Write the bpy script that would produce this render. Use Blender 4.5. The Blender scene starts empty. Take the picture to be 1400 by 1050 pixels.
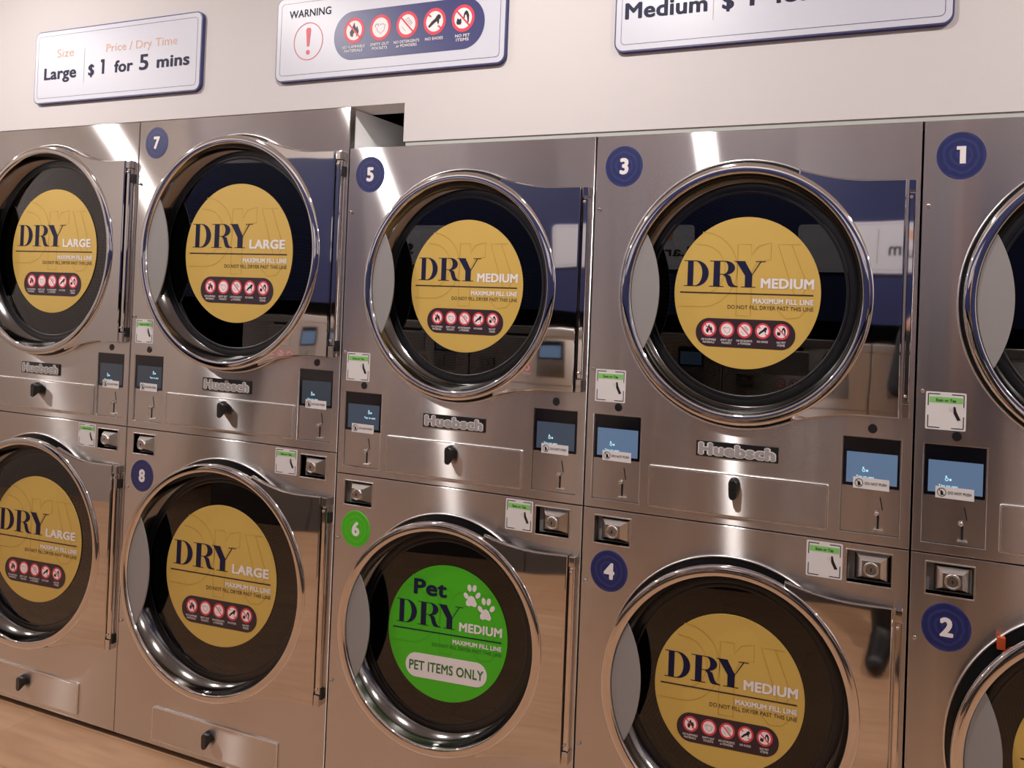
import bpy, math, random
from mathutils import Matrix, Vector

# ------------------------------------------------------------------ camera, world, exposure
scene = bpy.context.scene
COL = scene.collection
ZB = 0.02                                             # dryers stand 2 cm off the floor
cam_d = bpy.data.cameras.new('camera')
cam = bpy.data.objects.new('camera', cam_d)
COL.objects.link(cam)
cam_d.sensor_fit = 'HORIZONTAL'
cam_d.sensor_width = 36.0
cam_d.lens = 832.45 / 1400 * 36.0
cam_d.shift_x = -(1025.0 - 700.0) / 1400
cam_d.shift_y = -(525.0 - 413.9) / 1400
cam_d.clip_start = 0.02
right = Vector((0.96254264, 0.2688464, 0.03511807))
down = Vector((0.0313847, 0.01817339, -0.99934215))
fwd = Vector((-0.26930775, 0.9630116, 0.009055))
m3 = Matrix((right, -down, -fwd)).transposed()
cam.matrix_world = Matrix.Translation((1.60392, -1.3783, 1.45287 + ZB)) @ m3.to_4x4()
scene.camera = cam

world = bpy.data.worlds.new('world')
scene.world = world
world.use_nodes = True
world.node_tree.nodes['Background'].inputs[0].default_value = (0.9, 0.93, 1.0, 1)
world.node_tree.nodes['Background'].inputs[1].default_value = 0.05

scene.view_settings.view_transform = 'Standard'
scene.view_settings.look = 'None'
scene.view_settings.gamma = 1.0
scene.view_settings.use_curve_mapping = False
scene.view_settings.exposure = 0.0
LAMP_STRENGTH = 1250.0
LAMP_COLOR = (1.0, 0.955, 0.93, 1)

# layout of the room
WM, WL = 0.80, 0.8825                                 # widths of the medium and large dryers
YOPP = -1.70                                          # opposite row of washers
ZCEIL = 2.86 + ZB
XMIN, XMAX = -6.2, 5.2

# ------------------------------------------------------------------ materials
MATS = {}


def lin(r, g, b):
    f = lambda c: (c / 255 / 12.92) if c / 255 <= 0.04045 else ((c / 255 + 0.055) / 1.055) ** 2.4
    return (f(r), f(g), f(b), 1)


def mat(name, color, rough=0.5, metal=0.0, spec=0.5, emit=None, es=0.0):
    m = bpy.data.materials.new(name)
    m.use_nodes = True
    p = m.node_tree.nodes['Principled BSDF']
    p.inputs['Base Color'].default_value = color
    p.inputs['Roughness'].default_value = rough
    p.inputs['Metallic'].default_value = metal
    p.inputs['Specular IOR Level'].default_value = spec
    if emit:
        p.inputs['Emission Color'].default_value = emit
        p.inputs['Emission Strength'].default_value = es
    MATS[name] = m
    return m


def nodes_of(m):
    return m.node_tree.nodes, m.node_tree.links, m.node_tree.nodes.get('Principled BSDF')


def coords(m, scale=(1, 1, 1), obj=True):
    n, l, p = nodes_of(m)
    tc = n.new('ShaderNodeTexCoord')
    mp = n.new('ShaderNodeMapping')
    mp.inputs['Scale'].default_value = scale
    if obj:
        l.new(tc.outputs['Object'], mp.inputs['Vector'])
    else:
        g = n.new('ShaderNodeNewGeometry')
        l.new(g.outputs['Position'], mp.inputs['Vector'])
    return mp


def make_steel(name, base, rough, aniso, wav=0.0003):
    """horizontally brushed sheet: mirror-sharp across the grain, spread out along the height"""
    m = bpy.data.materials.new(name)
    m.use_nodes = True
    MATS[name] = m
    n, l = m.node_tree.nodes, m.node_tree.links
    n.clear()
    out = n.new('ShaderNodeOutputMaterial')
    g = n.new('ShaderNodeBsdfAnisotropic')
    g.distribution = 'MULTI_GGX'
    g.inputs['Color'].default_value = base
    g.inputs['Anisotropy'].default_value = -aniso
    l.new(g.outputs[0], out.inputs['Surface'])
    t = n.new('ShaderNodeCombineXYZ')
    t.inputs[2].default_value = 1.0
    l.new(t.outputs[0], g.inputs['Tangent'])
    g.inputs['Roughness'].default_value = rough
    mp2 = coords(m, (1.6, 1.6, 1.1), obj=False)       # sheet metal is never quite flat
    n2 = n.new('ShaderNodeTexNoise')
    n2.inputs['Scale'].default_value = 1.5
    n2.inputs['Detail'].default_value = 1.0
    l.new(mp2.outputs[0], n2.inputs['Vector'])
    bp = n.new('ShaderNodeBump')
    bp.inputs['Strength'].default_value = 1.0
    bp.inputs['Distance'].default_value = wav
    l.new(n2.outputs['Fac'], bp.inputs['Height'])
    l.new(bp.outputs[0], g.inputs['Normal'])
    return m


make_steel('brushed_steel', (0.72, 0.692, 0.675, 1), 0.165, 0.875)
make_steel('washer_steel', (0.74, 0.69, 0.66, 1), 0.26, 0.7)
mat('chrome', (0.72, 0.69, 0.67, 1), 0.045, 1.0)
mat('polished_plate', (0.66, 0.635, 0.62, 1), 0.035, 1.0)


def wavy(m, dist, scale):
    n, l, p = nodes_of(m)
    mp = coords(m, (1, 1, 1), obj=False)
    no = n.new('ShaderNodeTexNoise')
    no.inputs['Scale'].default_value = scale
    no.inputs['Detail'].default_value = 0.5
    l.new(mp.outputs[0], no.inputs['Vector'])
    bp = n.new('ShaderNodeBump')
    bp.inputs['Distance'].default_value = dist
    l.new(no.outputs['Fac'], bp.inputs['Height'])
    l.new(bp.outputs[0], p.inputs['Normal'])


wavy(MATS['polished_plate'], 0.0022, 4.0)
mat('washer_grey', (0.075, 0.066, 0.066, 1), 0.5)
mat('satin_steel', (0.55, 0.52, 0.50, 1), 0.16, 1.0)
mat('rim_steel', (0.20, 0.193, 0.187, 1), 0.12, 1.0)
mat('vault_steel', (0.74, 0.72, 0.70, 1), 0.24, 1.0)
mat('satin_grey', (0.27, 0.25, 0.24, 1), 0.45, 0.0, 0.4)
mat('edge_steel', (0.82, 0.78, 0.75, 1), 0.3, 1.0)
mat('white_paint', lin(244, 242, 240), 0.5)
mat('trim_grey', lin(176, 177, 172), 0.6)
mat('cabinet_inside', (0.02, 0.02, 0.02, 1), 0.8)
mat('rubber', (0.006, 0.006, 0.007, 1), 0.35)
mat('black_plastic', (0.010, 0.010, 0.011, 1), 0.32)
mat('black_hole', (0.002, 0.002, 0.002, 1), 0.9)
mat('screen_black', (0.004, 0.004, 0.006, 1), 0.12)
mat('navy_ink', lin(18, 20, 54), 0.6, 0, 0.25)
mat('white_ink', lin(226, 218, 216), 0.5)
mat('gold_vinyl', lin(202, 167, 84), 0.38)
mat('gold_line', lin(186, 148, 62), 0.4)
mat('green_vinyl', lin(66, 176, 24), 0.38)
mat('green_line', lin(56, 160, 22), 0.4)
mat('green_ink', lin(40, 110, 40), 0.5)
mat('dark_ink', lin(48, 30, 38), 0.45)
mat('thin_ink', lin(84, 62, 40), 0.5)
mat('red_ink', lin(212, 62, 76), 0.5)
mat('pink_ink', lin(244, 222, 222), 0.5)
mat('black_ink', lin(26, 22, 26), 0.5)
mat('grey_ink', lin(150, 150, 152), 0.5)
mat('copper_ink', lin(206, 160, 134), 0.5)
mat('label_white', lin(216, 210, 208), 0.5)
mat('label_green', lin(130, 196, 104), 0.5)
mat('sign_white', lin(198, 198, 207), 0.4)
mat('sign_navy', lin(58, 60, 108), 0.4)
mat('orange_ink', lin(214, 150, 104), 0.5)
mat('orange_plastic', lin(176, 72, 30), 0.4)
mat('logo_grey', (0.34, 0.31, 0.30, 1), 0.4, 0.0)
mat('logo_light', (0.72, 0.68, 0.66, 1), 0.35, 0.0)
mat('blue_wall', lin(30, 39, 86), 0.55)
mat('kick_void_black', (0.012, 0.010, 0.010, 1), 0.6)  # black kick; on the rear walls it paints in the unlit void
mat('trouser_cloth', (0.012, 0.012, 0.015, 1), 0.9)
mat('shirt_cloth', (0.022, 0.022, 0.028, 1), 0.9)
mat('boot_leather', (0.010, 0.009, 0.009, 1), 0.5)
mat('skin', lin(200, 152, 128), 0.5)
mat('hair', (0.012, 0.009, 0.008, 1), 0.6)
mat('lamp_body', lin(225, 225, 225), 0.5)
mat('lamp_glow', (0.9, 0.9, 0.9, 1), 0.5, emit=LAMP_COLOR, es=LAMP_STRENGTH)
for nm, c, s in (('display_bright', (0.11, 0.17, 0.275, 1), 0.9), ('display_mid', (0.05, 0.065, 0.095, 1), 0.8), ('display_dim', (0.035, 0.042, 0.055, 1), 0.8)):
    mat(nm, (0.01, 0.012, 0.016, 1), 0.2, emit=c, es=s)
mat('display_text', (0.1, 0.1, 0.1, 1), 0.3, emit=(0.45, 0.85, 1.0, 1), es=0.95)


def badge_material(name, a, b):
    m = mat(name, a, 0.4)
    n, l, p = nodes_of(m)
    mp = coords(m, (1, 1, 1))
    w = n.new('ShaderNodeTexWave')
    w.wave_type = 'RINGS'
    w.rings_direction = 'Y'
    w.inputs['Scale'].default_value = 22
    w.inputs['Distortion'].default_value = 3.0
    w.inputs['Detail'].default_value = 2.0
    w.inputs['Detail Scale'].default_value = 1.4
    l.new(mp.outputs[0], w.inputs['Vector'])
    r = n.new('ShaderNodeValToRGB')
    r.color_ramp.elements[0].position = 0.45
    r.color_ramp.elements[0].color = a
    r.color_ramp.elements[1].position = 1.0
    r.color_ramp.elements[1].color = b
    l.new(w.outputs['Fac'], r.inputs['Fac'])
    l.new(r.outputs[0], p.inputs['Base Color'])


badge_material('badge_navy', lin(27, 34, 84), lin(42, 49, 106))
badge_material('badge_green', lin(64, 172, 24), lin(78, 182, 36))


def drum_material():
    m = mat('perforated_drum', (0.42, 0.40, 0.38, 1), 0.32, 0.9)
    n, l, p = nodes_of(m)
    tc = n.new('ShaderNodeTexCoord')
    v = n.new('ShaderNodeTexVoronoi')
    v.inputs['Scale'].default_value = 1.0
    v.inputs['Randomness'].default_value = 0.0
    mp = n.new('ShaderNodeMapping')
    mp.inputs['Scale'].default_value = (150, 85, 1)
    l.new(tc.outputs['UV'], mp.inputs['Vector'])
    l.new(mp.outputs[0], v.inputs['Vector'])
    r = n.new('ShaderNodeValToRGB')
    r.color_ramp.interpolation = 'CONSTANT'
    r.color_ramp.elements[0].color = (0.004, 0.004, 0.004, 1)
    r.color_ramp.elements[1].position = 0.40
    r.color_ramp.elements[1].color = (0.27, 0.255, 0.245, 1)
    l.new(v.outputs['Distance'], r.inputs['Fac'])
    l.new(r.outputs[0], p.inputs['Base Color'])


drum_material()


def glass_material():
    m = bpy.data.materials.new('tinted_glass')
    m.use_nodes = True
    n, l = m.node_tree.nodes, m.node_tree.links
    n.clear()
    out = n.new('ShaderNodeOutputMaterial')
    mix = n.new('ShaderNodeMixShader')
    fr = n.new('ShaderNodeFresnel')
    fr.inputs['IOR'].default_value = 1.62
    tr = n.new('ShaderNodeBsdfTransparent')
    tr.inputs['Color'].default_value = (0.075, 0.073, 0.071, 1)
    gl = n.new('ShaderNodeBsdfGlossy')
    gl.inputs['Roughness'].default_value = 0.0
    gl.inputs['Color'].default_value = (0.95, 0.95, 0.95, 1)
    l.new(fr.outputs[0], mix.inputs[0])
    l.new(tr.outputs[0], mix.inputs[1])
    l.new(gl.outputs[0], mix.inputs[2])
    l.new(mix.outputs[0], out.inputs['Surface'])
    MATS['tinted_glass'] = m


glass_material()


def floor_material():
    m = mat('wood_floor', lin(208, 164, 126), 0.38)
    n, l, p = nodes_of(m)
    mp = coords(m, (1, 1, 1), obj=False)
    b = n.new('ShaderNodeTexBrick')
    b.offset = 0.37
    b.inputs['Scale'].default_value = 1.0
    b.inputs['Mortar Size'].default_value = 0.0012
    b.inputs['Brick Width'].default_value = 1.25
    b.inputs['Row Height'].default_value = 0.18
    b.inputs['Color1'].default_value = lin(180, 143, 112)
    b.inputs['Color2'].default_value = lin(173, 135, 105)
    b.inputs['Mortar'].default_value = lin(156, 118, 89)
    l.new(mp.outputs[0], b.inputs['Vector'])
    mp2 = coords(m, (2.2, 26, 1), obj=False)
    no = n.new('ShaderNodeTexNoise')
    no.inputs['Scale'].default_value = 1.3
    no.inputs['Detail'].default_value = 5
    l.new(mp2.outputs[0], no.inputs['Vector'])
    r = n.new('ShaderNodeValToRGB')
    r.color_ramp.elements[0].position = 0.35
    r.color_ramp.elements[0].color = (0.84, 0.80, 0.76, 1)
    r.color_ramp.elements[1].position = 0.65
    r.color_ramp.elements[1].color = (1.04, 1.03, 1.02, 1)
    l.new(no.outputs['Fac'], r.inputs['Fac'])
    mx = n.new('ShaderNodeMix')
    mx.data_type = 'RGBA'
    mx.blend_type = 'MULTIPLY'
    mx.inputs['Factor'].default_value = 1.0
    l.new(b.outputs['Color'], mx.inputs['A'])
    l.new(r.outputs[0], mx.inputs['B'])
    l.new(mx.outputs['Result'], p.inputs['Base Color'])


floor_material()


def plaster(name, c):
    m = mat(name, c, 0.7, 0, 0.3)
    n, l, p = nodes_of(m)
    mp = coords(m, (1, 1, 1), obj=False)
    no = n.new('ShaderNodeTexNoise')
    no.inputs['Scale'].default_value = 140
    no.inputs['Detail'].default_value = 2
    l.new(mp.outputs[0], no.inputs['Vector'])
    bp = n.new('ShaderNodeBump')
    bp.inputs['Strength'].default_value = 0.06
    bp.inputs['Distance'].default_value = 0.002
    l.new(no.outputs['Fac'], bp.inputs['Height'])
    l.new(bp.outputs[0], p.inputs['Normal'])


plaster('wall_white', lin(205, 198, 196))
plaster('wall_grey', lin(172, 164, 160))
plaster('ceiling_white', lin(244, 241, 239))


# ------------------------------------------------------------------ mesh helpers
class MB:
    """Collects shapes (x right, y away from the viewer, z up) into one mesh."""

    def __init__(s):
        s.v, s.f, s.m, s.sm, s.mats, s.uv = [], [], [], [], [], {}

    def mi(s, name):
        if name not in s.mats:
            s.mats.append(name)
        return s.mats.index(name)

    def add(s, vs, fs, m, smooth=False):
        o = len(s.v)
        i = s.mi(m)
        s.v += [tuple(v) for v in vs]
        for f in fs:
            s.f.append([o + k for k in f])
            s.m.append(i)
            s.sm.append(smooth)
        return s

    def box(s, x0, x1, y0, y1, z0, z1, m, skip=()):
        vs = [(x, y, z) for x in (x0, x1) for y in (y0, y1) for z in (z0, z1)]
        fs = {'-x': (0, 1, 3, 2), '+x': (4, 6, 7, 5), '-y': (0, 4, 5, 1), '+y': (2, 3, 7, 6), '-z': (0, 2, 6, 4), '+z': (1, 5, 7, 3)}
        return s.add(vs, [f for k, f in fs.items() if k not in skip], m)

    def lathe(s, prof, cx, cz, m, n=96, closed=False, cy=0.0):
        """prof = (radius, y) pairs turned about an axis along y"""
        vs = []
        for r, y in prof:
            for k in range(n):
                a = 2 * math.pi * k / n
                vs.append((cx + r * math.cos(a), cy + y, cz + r * math.sin(a)))
        fs = []
        np_ = len(prof)
        for i in range(np_ if closed else np_ - 1):
            j = (i + 1) % np_
            for k in range(n):
                k2 = (k + 1) % n
                fs.append((i * n + k, i * n + k2, j * n + k2, j * n + k))
        return s.add(vs, fs, m, True)

    def disc(s, cx, cz, r, y, m, n=64):
        vs = [(cx + r * math.cos(2 * math.pi * k / n), y, cz + r * math.sin(2 * math.pi * k / n)) for k in range(n)]
        return s.add(vs, [tuple(range(n))], m)

    def ring(s, cx, cz, r0, r1, y, m, n=48):
        vs = []
        for r in (r0, r1):
            vs += [(cx + r * math.cos(2 * math.pi * k / n), y, cz + r * math.sin(2 * math.pi * k / n)) for k in range(n)]
        return s.add(vs, [(k, (k + 1) % n, n + (k + 1) % n, n + k) for k in range(n)], m)

    def coin(s, cx, cz, r, y0, y1, m, n=64, bev=0.0):
        """a solid disc whose face is at y0"""
        b = bev or 0.0003
        s.lathe([(r, y1), (r, y0 + b), (r - b, y0)], cx, cz, m, n)
        return s.disc(cx, cz, r - b, y0, m, n)

    def flat(s, loops, y, m):
        vs, fs = fill2d(loops)
        return s.add([(a, y, b) for a, c, b in vs], fs, m)

    def plate(s, loops, y0, y1, m, bev=0.0):
        """outline(s) extruded from y0 (front) to y1"""
        t = y1 - y0
        vs, fs = fill2d(loops, max(t / 2 - bev, 1e-5), bev)
        return s.add([(a, y0 + t / 2 + c, b) for a, c, b in vs], fs, m)

    def one(s, x, z, y, m, h, stem):
        """a plain figure 1 with a flag, left edge at x"""
        t = stem * h
        return s.flat([[(x, z + h), (x, z + 0.80 * h), (x + 0.55 * t, z + 0.80 * h), (x + 0.55 * t, z), (x + 1.55 * t, z), (x + 1.55 * t, z + h)]], y, m)

    def text(s, body, x, z, y, m, w=None, h=0.02, bold=0.0, align='l', ang=0.0):
        """text whose capitals are h tall, left/centre/right at x, baseline z"""
        vs, fs = text2d(body, bold)
        k = h / CAP[0]
        xs = [v[0] for v in vs]
        x0, x1 = min(xs), max(xs)
        kx = k if w is None else w / (x1 - x0)
        ox = {'l': 0.0, 'c': -(x1 - x0) * kx / 2, 'r': -(x1 - x0) * kx}[align]
        ca, sa = math.cos(ang), math.sin(ang)
        pts = []
        for v in vs:
            a, b = (v[0] - x0) * kx + ox, v[2] * k
            pts.append((x + a * ca - b * sa, y - v[1], z + a * sa + b * ca))
        return s.add(pts, fs, m)

    def stroke(s, pts, wd, y, m):
        """a flat line of width wd through pts"""
        L, R = [], []
        n = len(pts)
        for i, p in enumerate(pts):
            a = Vector(pts[max(i - 1, 0)])
            b = Vector(pts[min(i + 1, n - 1)])
            d = (b - a).normalized()
            q = Vector((-d.y, d.x)) * wd / 2
            L.append((p[0] + q.x, y, p[1] + q.y))
            R.append((p[0] - q.x, y, p[1] - q.y))
        return s.add(L + R, [(i, i + 1, n + i + 1, n + i) for i in range(n - 1)], m)

    def tube(s, a, b, ra, rb, m, n=20, cap=True):
        a, b = Vector(a), Vector(b)
        d = (b - a).normalized()
        u = d.orthogonal().normalized()
        w = d.cross(u)
        vs = []
        for c, r in ((a, ra), (b, rb)):
            for k in range(n):
                t = 2 * math.pi * k / n
                vs.append(c + (u * math.cos(t) + w * math.sin(t)) * r)
        s.add(vs, [(k, (k + 1) % n, n + (k + 1) % n, n + k) for k in range(n)], m, True)
        if cap:
            s.add(vs[:n], [tuple(range(n))], m)
            s.add(vs[n:], [tuple(range(n))], m)
        return s

    def mesh(s, name):
        me = bpy.data.meshes.new(name)
        me.from_pydata(s.v, [], s.f)
        for m in s.mats:
            me.materials.append(MATS[m])
        me.polygons.foreach_set('material_index', s.m)
        me.polygons.foreach_set('use_smooth', s.sm)
        me.validate()
        me.update()
        return me


def fill2d(loops, extrude=0.0, bevel=0.0):
    cu = bpy.data.curves.new('outline', 'CURVE')
    cu.dimensions = '2D'
    cu.fill_mode = 'BOTH' if extrude else 'FRONT'
    cu.extrude = extrude
    cu.bevel_depth = bevel
    cu.bevel_resolution = 2
    cu.offset = -bevel
    for lp in loops:
        sp = cu.splines.new('POLY')
        sp.points.add(len(lp) - 1)
        for p, q in zip(sp.points, lp):
            p.co = (q[0], q[1], 0, 1)
        sp.use_cyclic_u = True
    ob = bpy.data.objects.new('outline', cu)
    me = bpy.data.meshes.new_from_object(ob)
    vs = [(v.co.x, -v.co.z, v.co.y) for v in me.vertices]
    fs = [tuple(p.vertices) for p in me.polygons]
    bpy.data.objects.remove(ob)
    bpy.data.curves.remove(cu)
    bpy.data.meshes.remove(me)
    return vs, fs


TXT = {}


def text2d(body, bold):
    """glyph outlines of the built-in font; heavier weights overlay shifted copies"""
    k = (body, bold)
    if k not in TXT:
        cu = bpy.data.curves.new('lettering', 'FONT')
        cu.body = body
        cu.size = 1.0
        cu.resolution_u = 3
        cu.fill_mode = 'FRONT'
        if bold > 0:
            cu.space_character = 1.0 + bold * 1.2
        ob = bpy.data.objects.new('lettering', cu)
        me = bpy.data.meshes.new_from_object(ob)
        v0 = [(v.co.x, 0, v.co.y) for v in me.vertices]
        f0 = [tuple(p.vertices) for p in me.polygons]
        bpy.data.objects.remove(ob)
        bpy.data.curves.remove(cu)
        bpy.data.meshes.remove(me)
        vs, fs = [], []
        shifts = [(0, 0)]
        if bold > 0:
            n = 8 if bold > 0.03 else 4
            shifts = [(bold * math.cos(2 * math.pi * (i + 0.5) / n), bold * 0.8 * math.sin(2 * math.pi * (i + 0.5) / n)) for i in range(n)]
        for j, (dx, dz) in enumerate(shifts):
            o = len(vs)
            vs += [(x + dx, j * 2.5e-5, z + dz) for x, y, z in v0]
            fs += [tuple(o + i for i in f) for f in f0]
        TXT[k] = (vs, fs)
    return TXT[k]


CAP = [0.7]
CAP[0] = max(v[2] for v in text2d('H', 0.0)[0])


def circ(cx, cz, r, n=72, a0=0.0, a1=2 * math.pi):
    full = abs(a1 - a0 - 2 * math.pi) < 1e-6
    k = n if full else n + 1
    return [(cx + r * math.cos(a0 + (a1 - a0) * i / n), cz + r * math.sin(a0 + (a1 - a0) * i / n)) for i in range(k)]


def rrect(x0, x1, z0, z1, r=0.0, n=6):
    if r <= 0:
        return [(x0, z0), (x1, z0), (x1, z1), (x0, z1)]
    o = []
    for cx, cz, a in ((x1 - r, z0 + r, -90), (x1 - r, z1 - r, 0), (x0 + r, z1 - r, 90), (x0 + r, z0 + r, 180)):
        for i in range(n + 1):
            t = math.radians(a + 90 * i / n)
            o.append((cx + r * math.cos(t), cz + r * math.sin(t)))
    return o


MESH = {}


def part(name, key, build, parent=None, loc=(0, 0, 0), rz=0.0):
    """one object; meshes are shared between dryers of one kind through key"""
    if key is None or key not in MESH:
        b = MB()
        build(b)
        me = b.mesh(name)
        if key is not None:
            MESH[key] = me
    else:
        me = MESH[key]
    o = bpy.data.objects.new(name, me)
    COL.objects.link(o)
    o.parent = parent
    o.location = loc
    o.rotation_euler = (0, 0, rz)
    return o


def thing(name, label, cat, loc=(0, 0, 0), rz=0.0, group=None):
    o = bpy.data.objects.new(name, None)
    o.empty_display_size = 0.1
    COL.objects.link(o)
    o.location = loc
    o.rotation_euler = (0, 0, rz)
    return tag(o, label, cat, group)


def tag(o, label, cat, group=None):
    o['label'] = label
    o['category'] = cat
    if group:
        o['group'] = group
    return o


def struct(name, build):
    o = part(name, None, build)
    o['kind'] = 'structure'
    return o


# ------------------------------------------------------------------ room shell
struct('floor', lambda b: b.box(XMIN, XMAX, YOPP - 0.9, 1.25, -0.05, 0.0, 'wood_floor'))
struct('ceiling', lambda b: b.box(XMIN, XMAX, YOPP - 0.9, 1.25, ZCEIL, ZCEIL + 0.05, 'ceiling_white'))
XL, XR = -2 * WL - 0.006, 3 * WM + 0.006
ZL, ZM = 1.9965 + ZB, 1.8872 + ZB
M_TOP = 1.8749
struct('wall_back', lambda b: b.plate([[(XMIN, 0), (XL, 0), (XL, ZL), (0.191, ZL), (0.191, ZM), (XR, ZM), (XR, 0), (XMAX, 0), (XMAX, ZCEIL), (XMIN, ZCEIL)]], 0.0, 0.077, 'wall_white'))
struct('trim_1', lambda b: b.box(0.196, XR, 0.003, 0.075, M_TOP + ZB + 0.0008, ZM, 'trim_grey'))
struct('wall_rear', lambda b: b.box(XMIN, XMAX, 1.2, 1.25, 0, ZCEIL, 'kick_void_black'))  # closes the void behind the dryers; its lack of light is painted black
struct('wall_left', lambda b: b.box(XMIN - 0.05, XMIN, YOPP - 0.9, 1.25, 0, ZCEIL, 'wall_grey'))
struct('wall_right', lambda b: b.box(XMAX, XMAX + 0.05, YOPP - 0.9, 1.25, 0, ZCEIL, 'wall_white'))
BLUE_X0 = -3.3
struct('wall_front', lambda b: (b.box(BLUE_X0, XMAX, YOPP - 0.08, YOPP, 1.40 + ZB, 2.32, 'blue_wall'),
                                b.box(BLUE_X0, XMAX, YOPP - 0.08, YOPP, 2.32, ZCEIL, 'wall_white'),
                                b.box(XMIN, BLUE_X0, YOPP - 0.08, YOPP, 0, ZCEIL, 'wall_grey')))
struct('wall_far', lambda b: b.box(XMIN, XMAX, YOPP - 0.9, YOPP - 0.85, 0, ZCEIL, 'kick_void_black'))  # black painted for the unlit gap behind the washers

# ------------------------------------------------------------------ dryers
HM, HL = 0.76, 0.83                                   # hinge axis, from the left side


R_ = math.radians


class Spec:
    pass


M = Spec()
M.w, M.split, M.top = WM, 0.9390, 1.8749
M.cx, M.H = 0.3987, HM
M.zu, M.zl = 1.4856, 0.5507
M.rin, M.rout, M.rst = 0.2825, 0.3080, 0.1822
M.pr, M.pt = 0.3695, 0.2620                           # hinge plate: right edge, half height
M.p0 = (0.130, 0.2895)
M.post = (0.7735, 0.7880)
M.qr, M.dot = (0.0225, 0.106, 1.206, 1.287), (0.0885, 1.1945)
M.cl, M.cr = (0.022, 0.1515, 0.962, 1.174), (0.646, 0.775, 0.9625, 1.175)
M.logo, M.lint, M.knob = (0.2985, 0.5005, 1.0965, 1.1335), (0.178, 0.619, 0.960, 1.0625), (0.398, 1.042)
M.lint2, M.knob2 = (0.178, 0.619, 0.018, 0.124), (0.398, 0.090)
M.kl, M.kr, M.qr2 = (0.035, 0.132, 0.8535, 0.920), (0.665, 0.762, 0.852, 0.922), (0.573, 0.655, 0.852, 0.932)
M.badge_u, M.badge_l = (0.0792, 1.7970), (0.0790, 0.7865)
M.screws_u, M.screws_l = ((0.015, 1.690), (0.015, 1.287)), ((0.015, 0.754), (0.015, 0.345))
L = Spec()
L.w, L.split, L.top = WL, 0.9940, 1.9952
L.cx, L.H = 0.4455, HL
L.zu, L.zl = 1.5675, 0.5665
L.rin, L.rout, L.rst = 0.3326, 0.3580, 0.2161
L.pr, L.pt = 0.3985, 0.3005
L.p0 = (0.142, 0.3370)
L.post = (0.8480, 0.8640)
L.qr, L.dot = (0.023, 0.1045, 1.271, 1.348), (0.0906, 1.251)
L.cl, L.cr = (0.0255, 0.156, 1.018, 1.231), (0.7285, 0.8555, 1.0205, 1.2290)
L.logo, L.lint, L.knob = (0.338, 0.540, 1.139, 1.178), (0.181, 0.7165, 1.0185, 1.1195), (0.438, 1.098)
L.lint2, L.knob2 = (0.181, 0.7075, 0.018, 0.124), (0.432, 0.090)
L.kl, L.kr, L.qr2 = (0.037, 0.1325, 0.9130, 0.976), (0.747, 0.842, 0.913, 0.977), (0.6485, 0.733, 0.9125, 0.988)
L.badge_u, L.badge_l = (0.0827, 1.9223), (0.0818, 0.8428)
L.screws_u, L.screws_l = ((0.015, 1.79), (0.015, 1.355)), ((0.015, 0.80), (0.015, 0.365))
BADGE_R = 0.0512


def didone(b, ch, x, z, h, w, y, m):
    """high-contrast capitals: D, R, Y"""
    T = lambda p: (x + p[0] * w, z + p[1] * h)

    def poly(*loops):
        b.flat([[T(p) for p in lp] for lp in loops], y, m)

    def arc(cx, cz, rx, rz, a0, a1, n=20):
        return [(cx + rx * math.cos(math.radians(a0 + (a1 - a0) * i / n)), cz + rz * math.sin(math.radians(a0 + (a1 - a0) * i / n))) for i in range(n + 1)]
    hl = 0.026
    if ch == 'D':
        outer = [(0.14, 0.0), (0.40, 0.0)] + arc(0.46, 0.5, 0.50, 0.5, -90, 90) + [(0.14, 1.0)]
        inner = [(0.36, hl), (0.42, hl)] + arc(0.42, 0.5, 0.29, 0.5 - hl, -90, 90) + [(0.36, 1 - hl)]
        poly(outer, inner)
        poly([(0.0, 0.0), (0.15, 0.0), (0.15, hl), (0.0, hl)])
        poly([(0.0, 1 - hl), (0.15, 1 - hl), (0.15, 1.0), (0.0, 1.0)])
    elif ch == 'R':
        poly([(0.14, 0.0), (0.36, 0.0), (0.36, 1.0), (0.14, 1.0)])
        for z0 in (0.0, 1 - hl):
            poly([(0.0, z0), (0.5 if z0 == 0 else 0.15, z0), (0.5 if z0 == 0 else 0.15, z0 + hl), (0.0, z0 + hl)])
        outer = [(0.355, 0.47), (0.52, 0.47)] + arc(0.54, 0.735, 0.33, 0.265, -90, 90) + [(0.355, 1.0)]
        inner = [(0.36, 0.47 + hl), (0.49, 0.47 + hl)] + arc(0.49, 0.735, 0.15, 0.265 - hl, -90, 90) + [(0.36, 1 - hl)]
        poly(outer, inner)
        poly([(0.46, 0.475), (0.60, 0.48), (0.72, 0.42), (0.80, 0.16), (0.86, 0.07), (1.0, 0.025), (0.99, 0.0), (0.74, 0.0), (0.66, 0.05), (0.60, 0.20), (0.55, 0.38)])
    elif ch == 'Y':
        poly([(0.05, 1.0), (0.34, 1.0), (0.585, 0.50), (0.585, 0.0), (0.36, 0.0), (0.36, 0.44)])
        poly([(0.55, 0.44), (0.585, 0.46), (0.87, 1.0), (0.83, 1.0)])
        poly([(0.0, 1 - hl), (0.36, 1 - hl), (0.36, 1.0), (0.0, 1.0)])
        poly([(0.68, 1 - hl), (1.0, 1 - hl), (1.0, 1.0), (0.68, 1.0)])
        poly([(0.24, 0.0), (0.70, 0.0), (0.70, hl), (0.24, hl)])


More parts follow.
